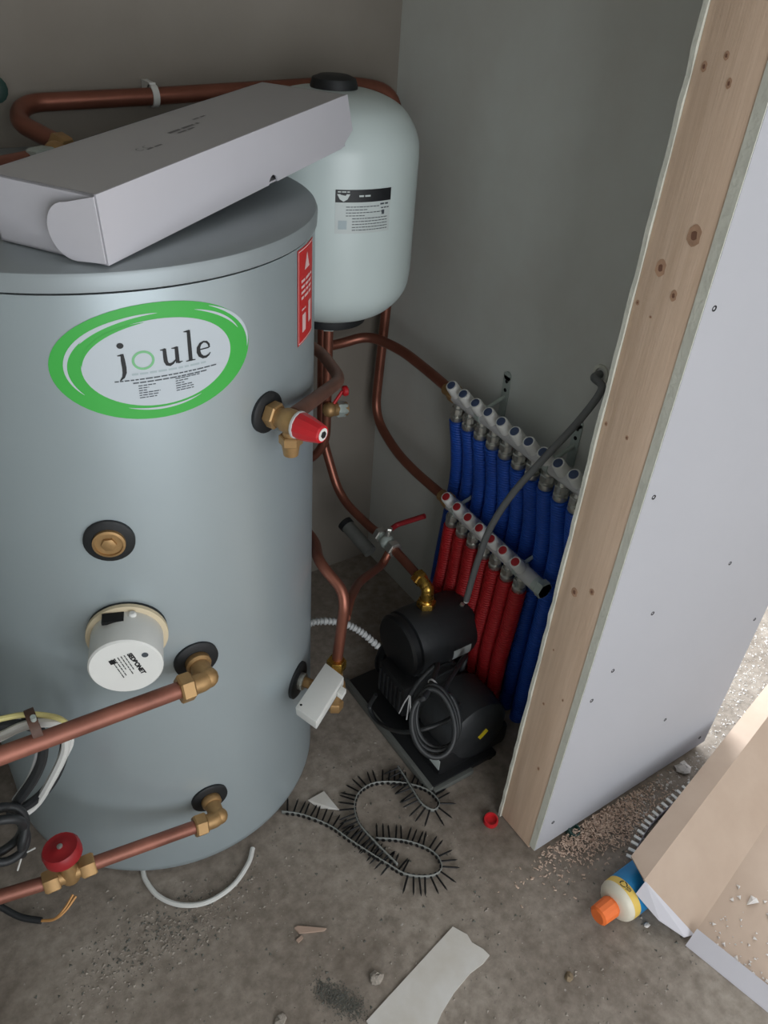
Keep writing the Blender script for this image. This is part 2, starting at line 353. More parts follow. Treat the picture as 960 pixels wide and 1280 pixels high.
# green oval label
LD, LZ = -94.3, 1.152
lab = on_tank('oval_label', Flat().ellipse((0, 0), .133, .079), 'label_green', tank, LD, LZ, .0006)
lab['label'] = 'green and white oval maker label reading joule'
fl = Flat().ellipse((.003, -.001), .098, .0590)
fl.stroke(earc((.001, .000), .1145, .0660, 100, 212), taper(24, .0050)).stroke(earc((.0, .002), .1065, .0635, 88, 150), taper(24, .0035))
fl.stroke(earc((.006, .002), .1245, .0725, -8, 58), taper(24, .0042)).stroke(earc((.004, .0), .118, .068, 20, 66), taper(24, .003))
fl.stroke(earc((.0, .0), .104, .0645, 244, 300), taper(24, .003))
on_tank('label_field', fl, 'label_pale', lab, LD, LZ, .0009)
on_tank('label_swoosh', Flat().stroke(earc((-.001, .001), .0930, .0550, 98, 178), taper(24, .0045)), 'label_green', lab, LD, LZ, .0011)
def letter(strokes, dot=None):           # the word: j, a green ring for o, u, l, e
    k = Flat()
    for pts, wd in strokes: k.stroke([(x*.001, y*.001-.006) for x, y in pts], [q*.001 for q in wd])
    if dot: k.ellipse(dot, .0042, .0038, 20, 2)
    lt = on_tank('label_letter', k, 'ink', lab, LD, LZ, .0014)
letter([([(-50.5,21.5),(-47,21.8),(-43.5,22.2)], [1.0,2.2,3.0]), ([(-44.6,23.5),(-44.4,15),(-44,5),(-44.4,-2),(-46.5,-8),(-51,-12.5)], [3.6,5.2,5.4,5.2,3.6,1.2])], (-.0455, .0285))
letter([([(2,22.4),(5.5,22.2),(8.5,22.6)], [1.0,2.2,3.2]), ([(7.6,23.5),(7.6,12),(7.9,6),(9.5,2),(13,.6),(17,2),(21.5,6.5)], [4.4,5.2,5.2,4.8,4.2,3.0,1.6]),
    ([(16.5,22.4),(20,22.2),(24,22.6)], [1.0,2.2,3.0]), ([(23.2,23.5),(23.2,10),(23.2,1.2)], [4.6,5.2,5.2]), ([(23.4,2.4),(26,1.6),(30,2.4)], [3.6,2.6,.8])])
letter([([(34.5,41.5),(38,41.3),(42,41.6)], [1.0,2.2,3.0]), ([(41,42.6),(41,20),(41,1)], [4.6,5.2,5.2]), ([(34.5,.9),(41,1.3),(47.5,.9)], [1.2,2.4,1.2])])
letter([([(53.5,13),(60,13),(67.6,13.2)], [1.6,1.6,1.8]),
    ([(68.4,13),(68,17.5),(65,21.5),(60.5,22.8),(56,20.8),(53,16),(52.6,10),(54.4,5),(58.5,1.6),(63,1.2),(67,3.2),(69.6,6)], [2.2,3,3,2.4,3.6,5,5.6,5.2,4.2,3.4,2.4,1])])
on_tank('label_ring', Flat().ring((-.020, .006), .0125, .0115, .0032), 'label_ring', lab, LD, LZ, .0013)
on_tank('label_tagline', Flat().words(-.036, .062, -.0120, .0026, 3), 'label_grey', lab, LD, LZ, .0012)
k = Flat().words(-.058, .078, -.0195, .0017, 4).words(-.036, .062, -.0240, .0017, 5)
for i in range(6): k.words(-.030, -.030+(.022, .013, .010, .027, .024, .022)[i], -.0285-i*.0034, .0013, 10+i).words(.018, .018+(.034, .018, .012, .022, .024, .024)[i], -.0265-i*.0034, .0013, 20+i)
on_tank('label_small_print', k, 'ink_soft', lab, LD, LZ, .0013)
# red warning label at the right edge
RD, RZ = -45.0, 1.172
rl = on_tank('warning_label', Flat().rect(-.038, -.075, .038, .071, 12), 'label_red', tank, RD, RZ, .0006); rl['label'] = 'red warning label with white triangle'
k = Flat().rect(-.035, -.073, .035, -.0715, 8).rect(-.035, .0675, .035, .069, 8).rect(-.0355, -.073, -.034, .069).rect(.034, -.073, .0355, .069)
k.add([(-.010, .036), (.014, .036), (.002, .060)], [(0, 1, 2)])
for i in range(4): k.words(-.024, .027, .022-i*.0085, .0042, 40+i)
k.words(-.022, -.004, -.022, .003, 50).rect(-.020, -.058, -.004, -.030, 3).rect(.010, -.052, .024, -.018, 3)
on_tank('label_print', k, 'label_pink', rl, RD, RZ, .0010)
def rosette(deg, z, r, th=.006):
    n, t = tdir(deg); o = obj('rosette', MB().lathe(tpt(deg, z, -.004), n, [(r, 0), (r, .004+th*.6), (r*.9, .004+th), (r*.4, .004+th)], 32), 'black_rubber', tank, loc=None); return o
# capped boss below the label
rosette(-110.8, .884, .036)
n_, t_ = tdir(-110.8); b0 = tpt(-110.8, .884)
pl = obj('boss_plug', MB().lathe(b0, n_, [(.023, 0), (.023, .011), (.0195, .012), (.0195, .009), (.001, .009)], 28), 'brass', tank)
obj('plug_socket', MB().hexnut(b0+n_*.008, b0+n_*.014, .011), 'brass', pl)
# immersion heater
ID, IZ = -110.3, .703; n_, t_ = tdir(ID); b0 = tpt(ID, IZ); up = V((0, 0, 1))
obj('heater_gasket', MB().lathe(b0-n_*.006, n_, [(.060, 0), (.060, .012)], 40), 'black_rubber', tank)
obj('heater_flange', MB().lathe(b0+n_*.004, n_, [(.056, 0), (.062, .002), (.062, .009), (.056, .011)], 40), 'cream_plastic', tank)
cov = obj('heater_cover', MB().lathe(b0+n_*.012, n_, [(.0535, 0), (.0545, .002), (.0545, .064), (.052, .067), (.001, .067)], 48), 'white_plastic', tank, angle=30)
cov['label'] = 'white round immersion heater cover with printed end'
obj('cover_window', MB().obox(b0+n_*.026+up*.0525-t_*.014, t_*.016, n_*.010, up*.0028), 'black_gap', cov, bevel=.0005)
obj('cover_knob', MB().lathe(b0+n_*.022+up*.049+t_*.014, up, [(.006, 0), (.006, .006), (.004, .008)], 14), 'white_plastic', cov)
def on_plane(name, fl, material, parent, o, ex, ey):
    m = MB(); m.add([V(o)+V(ex)*u+V(ey)*v for u, v in fl.v], fl.f); return obj(name, m, material, parent, smooth=False)
k = Flat().text('SEDBONET', .016, .006, .0096, math.radians(-70), .0006)
for i in range(4): k.add([], [])
rr = math.radians(-72); cR, sR = math.cos(rr), math.sin(rr)
tmp = Flat()
for i in range(5): tmp.words(-.022, (.012, .020, .006, .018, .021)[i], -.009-i*.0050, .0015, 60+i)
tmp.rect(-.021, -.034, -.012, -.025)
k.add([(.016+u*cR-v*sR, .008+u*sR+v*cR) for u, v in tmp.v], tmp.f)
on_plane('cover_print', k, 'ink', cov, b0+n_*.0794, t_, up)
on_plane('cover_screw', Flat().ellipse((.030, .022), .005, .005, 16, 2), 'ink_soft', cov, b0+n_*.0794, t_, up)
# rosettes where the pipes leave
rosette(-93.5, .607, .038); rosette(-94.1, .219, .036); rosette(-66.5, 1.027, .0325); rosette(-52.0, .360, .040)

# ================================================================== PIPES ON THE FRONT OF THE CYLINDER
def elbow_pipe(name, label, deg, z, pts, r, extra=None):
    th = thing(name, label, 'copper pipe', tpt(deg, z)); n, t = tdir(deg); s = tpt(deg, z); c = s+n*.052
    d = (V(pts[0])-c).normalized()
    e = obj('elbow', MB().tube([s-n*.0, s+n*.03, c, c+d*.034], r*1.22, 16, bend=.024).ball(c-n*.004-d*.004, r*1.26), 'brass', th)
    obj('tail_nut', MB().lathe(s+n*.004, n, [(r*1.45, 0), (r*1.55, .003), (r*1.55, .012), (r*1.3, .016)], 24), 'brass', e)
    obj('compression_nut', MB().hexnut(c+d*.024, c+d*.048, r*1.75), 'brass', e)
    obj('pipe', MB().tube([c+d*.03]+list(pts), r, 16), 'copper', th)
    return th
elbow_pipe('elbowed_copper_pipe', 'copper pipe with brass elbow leaving the cylinder below the immersion heater', -93.5, .607, [(-1.1533, -0.7900, 0.6294), (-1.299, -.795, .643)], .0140)
p2 = [(-1.0718, -0.7720, 0.2506), ]
elbow_pipe('elbowed_copper_pipe', 'short copper pipe with brass elbow low on the cylinder, feeding the red-wheeled valve', -94.1, .219, [(-1.0798, -0.7700, 0.2496)], .0125)
a, b = V((-1.0798, -0.7700, 0.2496)), V((-1.1470, -0.7640, 0.2475)); d = (b-a).normalized(); mid = (a+b)/2
gv = thing('gate_valve', 'brass gate valve with red handwheel on the lowest pipe', 'valve', mid)
obj('valve_body', MB().lathe(a+d*.006, d, [(.012, 0), (.0145, .003), (.0145, (b-a).length-.015), (.012, (b-a).length-.012)], 16).lathe(mid, (0, 0, 1), [(.016, -.014), (.017, .0), (.014, .016), (.011, .030)], 16), 'brass', gv)
obj('compression_nut', MB().hexnut(a-d*.010, a+d*.016, .0215), 'brass', gv); obj('compression_nut', MB().hexnut(b-d*.016, b+d*.010, .0215), 'brass', gv)
obj('valve_stem', MB().cyl(mid, mid+V((0, 0, .075)), .005), 'brass', gv)
hw = obj('handwheel', MB().lathe(mid+V((0, .0, .054)), (-.10, .10, 1), [(.027, 0), (.032, .004), (.0325, .020), (.029, .026), (.018, .0245), (.011, .028), (.001, .028)], 20), 'red_wheel', gv)
obj('wheel_screw', MB().lathe(mid+V((-.002, .002, .080)), (-.10, .10, 1), [(.005, 0), (.005, .004), (.003, .005)], 10), 'chrome', hw)
b2 = V((-1.2355, -0.7560, 0.2626))
o = obj('copper_pipe', MB().tube([b, b2, b2+(b2-b).normalized()*.06], .0125, 16), 'copper', loc=b); tag(o, 'copper pipe running from the red-wheeled valve out of frame', 'copper pipe')

# pressure relief valve with red cap
pv = thing('relief_valve', 'brass pressure relief valve with red cap on the cylinder', 'valve', tpt(-66.5, 1.027)); n_, t_ = tdir(-66.5); s = tpt(-66.5, 1.027); c = s+n_*.046
obj('union_nut', MB().hexnut(s+n_*.006, s+n_*.024, .0205), 'brass', pv)
obj('valve_body', MB().lathe(s, n_, [(.0150, .018), (.0150, .030), (.0185, .036), (.0195, .050), (.0180, .060)], 18), 'brass', pv, angle=60)
out = obj('outlet', MB().cyl(c, c+V((0, 0, -.034)), .0125), 'brass', pv); obj('outlet_nut', MB().hexnut(c+V((0, 0, -.022)), c+V((0, 0, -.038)), .0180), 'brass', out)
obj('outlet_thread', MB().cyl(c+V((0, 0, -.038)), c+V((0, 0, -.056)), .0140, .0115, 16), 'brass', out)
cap = obj('red_cap', MB().lathe(s+n_*.063, n_, [(.0200, 0), (.0205, .006), (.0185, .020), (.0140, .040), (.0125, .042)], 12), 'red_plastic', pv, angle=20)
obj('cap_collar', MB().lathe(s+n_*.058, n_, [(.0195, 0), (.0212, .001), (.0212, .004), (.0195, .005)], 20), 'white_dull', pv)
obj('cap_disc', MB().lathe(s+n_*.1045, n_, [(.0100, 0), (.0100, .0012)], 16), 'white_plastic', cap); obj('cap_bolt', MB().hexnut(s+n_*.1055, s+n_*.1075, .0055), 'ink', cap)
o = obj('discharge_pipe', MB().tube([c+V((.010, .010, .004)), (-.445, -.530, .952), (-.412, -.392, .946), (-.47, -.12, .946)], .0115, 14, bend=.045), 'copper_dull', loc=c); tag(o, 'dull copper discharge pipe bending back behind the red-capped relief valve', 'copper pipe')

# ================================================================== CARTON ON THE CYLINDER
A = V((-.885, -.713, 1.2765)); Aw = V((-.990, -.560, 1.2785))       # bottom corners of the near end
u = V((.534, .338, .040)).normalized(); up_ = V((-.04, -.02, 1)).normalized()
w_ = (V((-.088, .118, .0))).normalized(); w_ = (w_-u*w_.dot(u)).normalized(); nb = u.cross(w_).normalized(); Lb, Wb, Hb = .618, .162, .081
cb = thing('long_carton', 'long white cardboard carton lying on top of the cylinder', 'box', A)
def quad_slab(p, e1, e2, th):  # slab from corner p spanned by e1,e2 with thickness vector th
    return [p, p+e1, p+e1+e2, p+e2], th
def slab(p, e1, e2, th): return MB().prism([p, p+e1, p+e1+e2, p+e2], th)
tk = .0025
obj('carton_top', slab(A+nb*Hb, u*Lb, w_*Wb, -nb*tk), 'carton_top', cb); obj('carton_bottom', slab(A, u*Lb, w_*Wb, nb*tk), 'carton_white', cb)
obj('carton_back', slab(A+w_*Wb, u*Lb, nb*Hb, -w_*tk), 'carton_white', cb); obj('carton_end', slab(A, w_*Wb, nb*Hb, u*tk), 'carton_white', cb); obj('carton_end', slab(A+u*Lb, w_*Wb, nb*Hb, -u*tk), 'carton_white', cb)
# front panel with its slanted far end and thumb notch; end flap rounded and wrapped round the near corner
fp = []
prof = [(0, 0), (.36, 0)]+[(.372+.012*math.cos(math.pi*(1-i/8)), .0+.012*math.sin(math.pi*(1-i/8))) for i in range(1, 8)]+[(.384, 0), (Lb-.02, 0), (Lb+.022, .022), (Lb, Hb), (0, Hb)]
obj('carton_front', MB().prism([A-w_*.0012+u*x+nb*(y+.0005) for x, y in prof], -w_*tk), 'carton_white', cb, smooth=False)
fpts = [(0, .004)]+[(.055-.030+.030*math.cos(t)+.012, .036+.034*math.sin(t)) for t in [(-math.pi/2)+math.pi*i/14 for i in range(15)]]+[(0, Hb-.001)]
obj('end_flap', MB().prism([A-u*(.0020+x*.16)+w_*(x-.003)+nb*y for x, y in fpts], -u*.002), 'carton_white', cb, smooth=False)
pr = Flat()
pr.words(.255, .325, .088, .006, 5).words(.262, .300, .078, .004, 6).words(.175, .205, .062, .004, 8).words(.335, .365, .105, .004, 9)
pr.stroke(earc((.170, .070), .005, .005, 60, 300, 8), .0012).stroke(earc((.184, .070), .005, .005, 60, 300, 8), .0012)
on_plane('carton_print', pr, 'print_grey', cb, A+nb*(Hb+.0004), u, w_)['kind'] = 'stuff'
# outlet fitting on the lid that carries the carton's raised end
tf = thing('top_outlet', 'brass outlet fitting with copper pipe on the cylinder lid beside the carton', 'pipe fitting', (-.845, -.345, 1.277))
e0 = V((-0.8229, -0.2738, 1.3050)); e1 = V((-0.9511, -0.3427, 1.3050))
obj('pipe', MB().tube([e0, e1, e1+(e1-e0)*.5], .014, 14), 'copper', tf); obj('compression_nut', MB().hexnut(V((-0.8664, -0.3114, 1.3050)), V((-0.8337, -0.2878, 1.3050)), .020), 'galv', tf)
obj('outlet_stub', MB().cyl((e0.x, e0.y, 1.276), (e0.x, e0.y, 1.312), .016).ball((e0.x, e0.y, 1.308), .018), 'brass', tf)

# ================================================================== EXPANSION VESSEL
VC = V((-.2926, -.2189, -.006)); VR = .1695
ve = thing('expansion_vessel', 'white expansion vessel hung in the corner behind the cylinder', 'expansion vessel', (VC.x, VC.y, .93))
prof = [(p.x, p.y) for p in spline([(.02, .955, 0), (.075, .961, 0), (.118, .973, 0), (.147, .996, 0), (.1645, 1.025, 0), (VR, 1.060, 0)], 5)]+[(VR, 1.17)]+[(p.x, p.y) for p in spline([(VR, 1.278, 0), (.166, 1.310, 0), (.151, 1.340, 0), (.126, 1.365, 0), (.085, 1.382, 0), (.04, 1.388, 0), (.005, 1.389, 0)], 5)]
obj('vessel_body', MB().lathe(VC, (0, 0, 1), prof, 72), 'vessel_paint', ve, angle=60)
obj('valve_cap', MB().lathe(VC, (0, 0, 1), [(.044, 1.382), (.045, 1.392), (.041, 1.404), (.028, 1.409), (.001, 1.409)], 28), 'black_rubber', ve)
obj('base_ring', MB().lathe(VC, (0, 0, 1), [(.080, .968), (.082, .952), (.080, .940), (.05, .937)], 40), 'black_rubber', ve)
obj('inlet', MB().cyl((VC.x, VC.y, .94), (VC.x, VC.y, .912), .016).hexnut((VC.x, VC.y, .925), (VC.x, VC.y, .905), .021), 'galv', ve)
obj('wall_bracket', MB().box((VC.x-.03, -.085, 1.10), (VC.x+.03, -.001, 1.13)), 'galv', ve, bevel=.002)
def on_vessel(name, f, material, parent, deg, z, off):
    m = MB(); m.add(wrap(f.v, deg, z, off, VR, VC), f.f); return obj(name, m, material, parent)
VD, VZ = -99.0, 1.205
vl = on_vessel('rating_label', Flat().rect(-.056, -.042, .056, .036, 12), 'label_steel', ve, VD, VZ, .0005)
on_vessel('label_header', Flat().rect(-.056, .014, .056, .036, 12), 'ink', vl, VD, VZ, .0008)
on_vessel('label_emblem', Flat().add([(-.053, .0285), (-.029, .0285), (-.034, .0195), (-.041, .0155), (-.048, .0195)], [(0, 1, 2, 3, 4)]).words(-.012, .010, .025, .003, 3).words(-.052, -.030, .0325, .002, 3), 'label_steel', vl, VD, VZ, .0011)
k = Flat()
for i in range(9): k.words(-.036+(.0 if i < 4 else .012), (.03, .005, .036, .0, .05, .05, .05, .05, .05)[i], .006-i*.0052, .0014, 70+i)
k.words(.032, .050, .009, .003, 90).rect(.036, -.010, .042, -.002).words(.034, .052, .002, .002, 91)
on_vessel('label_small_print', k, 'ink_soft', vl, VD, VZ, .0009)
on_vessel('label_code_field', Flat().rect(-.050, -.034, -.034, -.018, 3), 'label_grey', vl, VD, VZ, .0009)

# ================================================================== PIPES ROUND THE CORNER
def pipe(label, pts, r, material='copper_dark', bend=.05, name='copper_pipe', cat='copper pipe', n=14):
    o = obj(name, MB().tube(pts, r, n, bend=bend), material, loc=V(pts[0])); return tag(o, label, cat)
wp = thing('wall_pipe', 'copper pipe along the back wall above the carton, bent down beside it', 'copper pipe', (-0.5668, -0.0450, 1.3515))
obj('pipe', MB().tube([(-.037, -.070, .870), (-.042, -.062, 1.345), (-0.1468, -0.0450, 1.3622), (-0.5673, -0.0450, 1.3475), (-0.8115, -0.0500, 1.3427), (-0.8414, -0.1100, 1.3252), (-0.7974, -0.2150, 1.3062)], .0150, 16, bend=.075), 'copper_dark', wp)
obj('compression_nut', MB().hexnut(V((-0.8029, -0.2000, 1.3096)), V((-0.7919, -0.2300, 1.3028)), .0185), 'brass', wp)
wc = V((-0.5795, -0.0450, 1.3478))
obj('pipe_clip', MB().lathe(wc-V((.006, 0, 0)), (1, 0, 0), [(.0155, 0), (.019, 0), (.019, .012), (.0155, .012)], 24, closed=False).box((wc.x-.006, wc.y, wc.z-.006), (wc.x+.006, -.001, wc.z+.022)), 'white_plastic', wp)
pipe('copper pipe dropping from the vessel inlet behind the cylinder', [(VC.x, VC.y, .915), (VC.x, VC.y, .78), (VC.x, VC.y, .60), (-.33, -.16, .52), (-.42, -.06, .52)], .0110, 'copper_dark')
pipe('copper pipe curving from the corner along the wall to the blue-capped manifold', [(-.42, -.085, .800), (-0.1802, -0.0850, 0.7933), (-.112, -.105, .812), (-.072, -.19, .803), (-.064, -.30, .790), (-.062, -.405, .777)], .0125, 'copper_dark', .06)
pipe('vertical copper pipe in the corner bending to the red-capped manifold', [(-.037, -.070, .872), (-0.0530, -0.0700, 0.5509), (-.066, -.20, .512), (-.074, -.30, .508), (-.074, -.445, .507)], .0125, 'copper_dark', .07)
pipe('copper pipe bending down from behind the cylinder to the ball valve', [(-.240, -.100, .88), (-.238, -.100, .56), (-0.2180, -0.1725, 0.3936), (-0.2030, -0.3115, 0.3756), (-.200, -.352, .380)], .0120, 'copper_dark', .06)
# ball valve with red lever above the pump
bv = thing('ball_valve', 'chrome ball valve with red lever above the black pump', 'valve', (-.2, -.375, .379))
obj('valve_body', MB().cyl((-.2, -.345, .380), (-.2, -.410, .376), .0150).ball((-.2, -.378, .378), .0195), 'galv', bv)
obj('valve_nut', MB().hexnut((-.2, -.338, .380), (-.2, -.356, .379), .021), 'chrome', bv); obj('valve_nut', MB().hexnut((-.2, -.398, .377), (-.2, -.418, .376), .021), 'chrome', bv)
obj('valve_stem', MB().cyl((-.2, -.378, .39), (-.196, -.378, .418), .006).hexnut((-.197, -.378, .410), (-.196, -.378, .420), .009), 'chrome', bv)
obj('lever', MB().tube([(-.198, -.378, .412), (-0.1650, -0.3661, 0.4111), (-0.1200, -0.4187, 0.4573)], .0068, 10, bend=.01), 'red_handle', bv)
pipe('short copper pipe from the ball valve down to the brass pump elbow', [(-.2, -.410, .376), (-.2, -.520, .367)], .0120, 'copper_dark')
pipe('copper pipe rising from the motorised valve and turning behind the cylinder', [(-.512, -.660, .365), (-.494, -.652, .510), (-0.4899, -0.6350, 0.5400), (-0.5125, -0.5750, 0.5790), (-.462, -.470, .545), (-.470, -.300, .545)], .0115, 'copper_dark', .04)
pipe('copper branch curving from the ball valve down to the motorised valve pipe', [(-.2, -.395, .365), (-0.2283, -0.4050, 0.3327), (-0.3617, -0.5000, 0.4024), (-0.4485, -0.6000, 0.4655), (-0.4887, -0.6500, 0.4742)], .0105, 'copper_dark', .04)
gc = thing('grey_coupling', 'grey cylindrical coupling lying behind the ball valve', 'pipe fitting', (-.205, -.25, .308))
g0, g1 = V((-0.2113, -0.2000, 0.3180)), V((-0.1951, -0.3000, 0.2873))
obj('sleeve', MB().cyl(g0, g1, .0185), 'grey_metal', gc); obj('end_collar', MB().cyl(g0-(g1-g0)*.08, g0+(g1-g0)*.06, .021), 'black_rubber', gc)
fi = thing('isolating_valve', 'small fitting with red knob behind the relief valve', 'valve', (-0.2685, -0.2400, 0.7059))
q = V((-0.2971, -0.2400, 0.7128)); q2 = V((-0.2530, -0.2400, 0.7043))
obj('valve_body', MB().cyl(q, q2, .015, .017).ball(q, .018), 'brass', fi); obj('valve_end', MB().hexnut(q+(q2-q)*.4, q2, .019), 'galv', fi)
obj('knob', MB().lathe(V((-0.2606, -0.2350, 0.7503)), (1, -.3, .1), [(.010, 0), (.013, .004), (.012, .012), (.006, .015)], 14).cyl(V((-0.2606, -0.2350, 0.7503)), q, .004), 'red_plastic', fi)

gh = thing('isolation_valve', 'dark green wheeled valve by the back wall at the left edge', 'valve', (-0.8571, -0.0500, 1.3645))
obj('grip', MB().lathe(V((-0.8571, -0.0500, 1.3645)), (0, -1, .2), [(.012, 0), (.021, .003), (.022, .012), (.014, .016), (.001, .016)], 16), 'green_plastic', gh)
obj('spindle', MB().cyl(V((-0.8571, -0.0500, 1.3645)), V((-0.8488, -0.0010, 1.3572)), .006), 'galv', gh)

# ================================================================== MANIFOLDS AND CONDUITS
AX = V((-.62, 0, .78)).normalized()
def manifold(label, disc, ys, z_of, x, ext0, ext1, endvalve, brackets):
    y0, y1 = ys[0]+ext0, ys[-1]-ext1
    th = thing('heating_manifold', label, 'manifold', (x, (y0+y1)/2, z_of((y0+y1)/2)), 'underfloor heating manifolds')
    obj('bar', MB().cyl((x, y0, z_of(y0)), (x, y1, z_of(y1)), .0180, n=20), 'white_dull', th)
    obj('end_union', MB().hexnut((x, y0+.012, z_of(y0)), (x, y0-.012, z_of(y0)), .021).cyl((x, y0+.03, z_of(y0)), (x, y0, z_of(y0)), .0155), 'brass', th)
    for i, y in enumerate(ys):
        c = V((x, y, z_of(y)))
        cp = obj('flow_cap', MB().lathe(c+AX*.008, AX, [(.0135, 0), (.0145, .006), (.0140, .036), (.0125, .0395), (.001, .0395)], 18), 'white_plastic', th)
        obj('cap_disc', MB().lathe(c+AX*.0470, AX, [(.0100, 0), (.0100, .0012), (.0088, .0016)], 16), disc, cp)
        cn = obj('outlet_connector', MB().lathe(c, (0, 0, -1), [(.011, .012), (.0115, .024), (.0150, .026), (.0150, .037), (.012, .039), (.012, .044), (.0160, .046), (.0160, .056), (.013, .060)], 6 if False else 16), 'chrome', th)
        obj('connector_nut', MB().hexnut(c+V((0, 0, -.024)), c+V((0, 0, -.040)), .0165), 'chrome', cn)
    if endvalve:
        obj('end_valve', MB().cyl((x, y1, z_of(y1)), (x, y1-.03, z_of(y1)), .018).hexnut((x, y1-.012, z_of(y1)), (x, y1-.030, z_of(y1)), .022), 'galv', th)
    for by in brackets:
        br = obj('bracket', MB().box((-.003, by-.011, z_of(by)-.02), (-.0005, by+.011, z_of(by)+.078)).lathe((-.003, by, z_of(by)+.078), (1, 0, 0), [(.011, 0), (.011, .0025)], 16), 'galv', th)
        obj('bracket_arm', MB().tube([(-.002, by, z_of(by)+.028), (x, by-.006, z_of(by)+.012)], .0045, 8).lathe((x, by-.012, z_of(by)), (0, 1, 0), [(.0165, 0), (.0205, 0), (.0205, .014), (.0165, .014)], 20, closed=False), 'galv', br)
        for dz in (.045, .066): obj('bracket_hole', MB().lathe((-.0036, by, z_of(by)+dz), (1, 0, 0), [(.0045, 0), (.0045, .001)], 12), 'black_gap', br)
    return th
ZU = lambda y: .777-.028*(-.419-y)
ZL = lambda y: .505-.080*(-.467-y)*.8
YU = [-.424-.0436*i for i in range(10)]
YL = [-.470-.0428*i for i in range(7)]
manifold('upper white manifold with blue-marked caps on the side wall', 'blue_disc', YU, ZU, -.062, .020, .03, False, [-.505, -.728])
manifold('lower white manifold with red-marked caps in front of the blue conduits', 'red_disc', YL, ZL, -.074, .022, .045, True, [-.480, -.715])
for i, y in enumerate(YU):
    z = ZU(y)-.058; dx = random.uniform(-.002, .002)
    o = obj('conduit', MB().sweep(spline([(-.060, y, z), (-.045+dx, y+random.uniform(-.001, .001), z-.07), (-.027, y+.010*(1-i/9), .56), (-.023, y+.018*(1-i/9), .46), (-.023, y+.034*(1-i/9), .25), (-.023, y+.045*(1-i/9), .0)], 8), .0195, 14), 'blue_conduit', loc=(-.066, y, 0))
    tag(o, ORD[i]+' blue conduit from the corner, hanging from the upper manifold to the floor', 'conduit', 'blue conduits')
for i, y in enumerate(YL):
    z = ZL(y)-.058
    o = obj('conduit', MB().sweep(spline([(-.074, y, z), (-.080, y+random.uniform(-.003, .003), z-.12), (-.088, y, .22), (-.086, y+random.uniform(-.004, .004), .1), (-.085, y, .0)], 8), .0195, 14), 'red_conduit', loc=(-.078, y, 0))
    tag(o, ORD[i]+' red conduit from the corner, dropping from the lower manifold to the floor', 'conduit', 'red conduits')
# grey cable out of the wall above the manifolds
hc = thing('hanging_cable', 'thick grey cable hanging from a wall hole across both manifolds', 'cable', (0, -.751, .966))
obj('cable', MB().sweep(spline([(.02, -.751, .966), (-.020, -.752, .964), (-0.0350, -0.7877, 0.9579), (-0.0750, -0.7832, 0.8961), (-0.1250, -0.7646, 0.8201), (-0.1500, -0.7235, 0.7186), (-0.1550, -0.6835, 0.6042), (-0.1500, -0.6566, 0.4801), (-0.1450, -0.6388, 0.3617)], 8), .0075, 12), 'grey_cable', hc)
ce = V((-0.1450, -0.6388, 0.3617)); cd = (ce-V((-0.1500, -0.6566, 0.4801))).normalized()
obj('cable_core', MB().cyl(ce, ce+cd*.006, .006), 'white_cable', hc)
obj('wall_sleeve', MB().lathe((-.004, -.751, .966), (1, 0, 0), [(.019, .005), (.019, 0), (.013, 0), (.013, .005)], 18, closed=False), 'gypsum', hc)

# ================================================================== MOTORISED VALVE
mv = thing('motorised_valve', 'white motorised valve head low between the cylinder and the pump', 'valve', (-.55, -.70, .30))
top = [(-0.6590, -0.7503, 0.4000), (-0.6421, -0.8024, 0.4000), (-0.5376, -0.7305, 0.4000), (-0.5504, -0.6780, 0.4000)]
hd = obj('valve_head', MB().prism(top, (.006, .008, -.034)), 'white_plastic', mv, bevel=.003)
tq = [V(p) for p in top]; ctr = sum(tq, V())/4; ex = (tq[2]-tq[1]).normalized(); ey = (tq[1]-tq[0]).normalized()
obj('manual_lever', MB().obox(V((-0.5527, -0.7479, 0.3780)), ex*.010, ey*.007, (0, 0, .006)), 'white_plastic', hd, bevel=.001)
obj('head_base', MB().prism([p+(p-ctr)*-.06+V((.006, .008, -.034)) for p in tq], (.002, .002, -.006)), 'grey_metal', hd)
vb = V((-.514, -.662, .295))
obj('valve_body', MB().cyl(vb+V((0, 0, -.065)), vb+V((0, 0, .065)), .015).ball(vb, .022).cyl(vb, ctr+V((.006, .008, -.042)), .013), 'brass', mv)
obj('valve_nut', MB().hexnut(vb+V((0, 0, .052)), vb+V((0, 0, .080)), .021), 'brass_bright', mv); obj('valve_nut', MB().hexnut(vb+V((0, 0, -.075)), vb+V((0, 0, -.050)), .019), 'brass', mv)
nn, tt = tdir(-52.0); s = tpt(-52.0, .360)
obj('tank_tail', MB().cyl(s, s+nn*.016, .018), 'chrome', mv); obj('tail_pipe', MB().tube([s+nn*.012, s+nn*.030, vb+V((-.03, -.02, 0)), vb], .011, 12, bend=.02), 'brass', mv)
obj('screw', MB().lathe(tq[0]+ex*.012+ey*.008+V((0, 0, -.001)), (0, 0, 1), [(.0025, 0), (.0025, .0016)], 8), 'ink', hd)

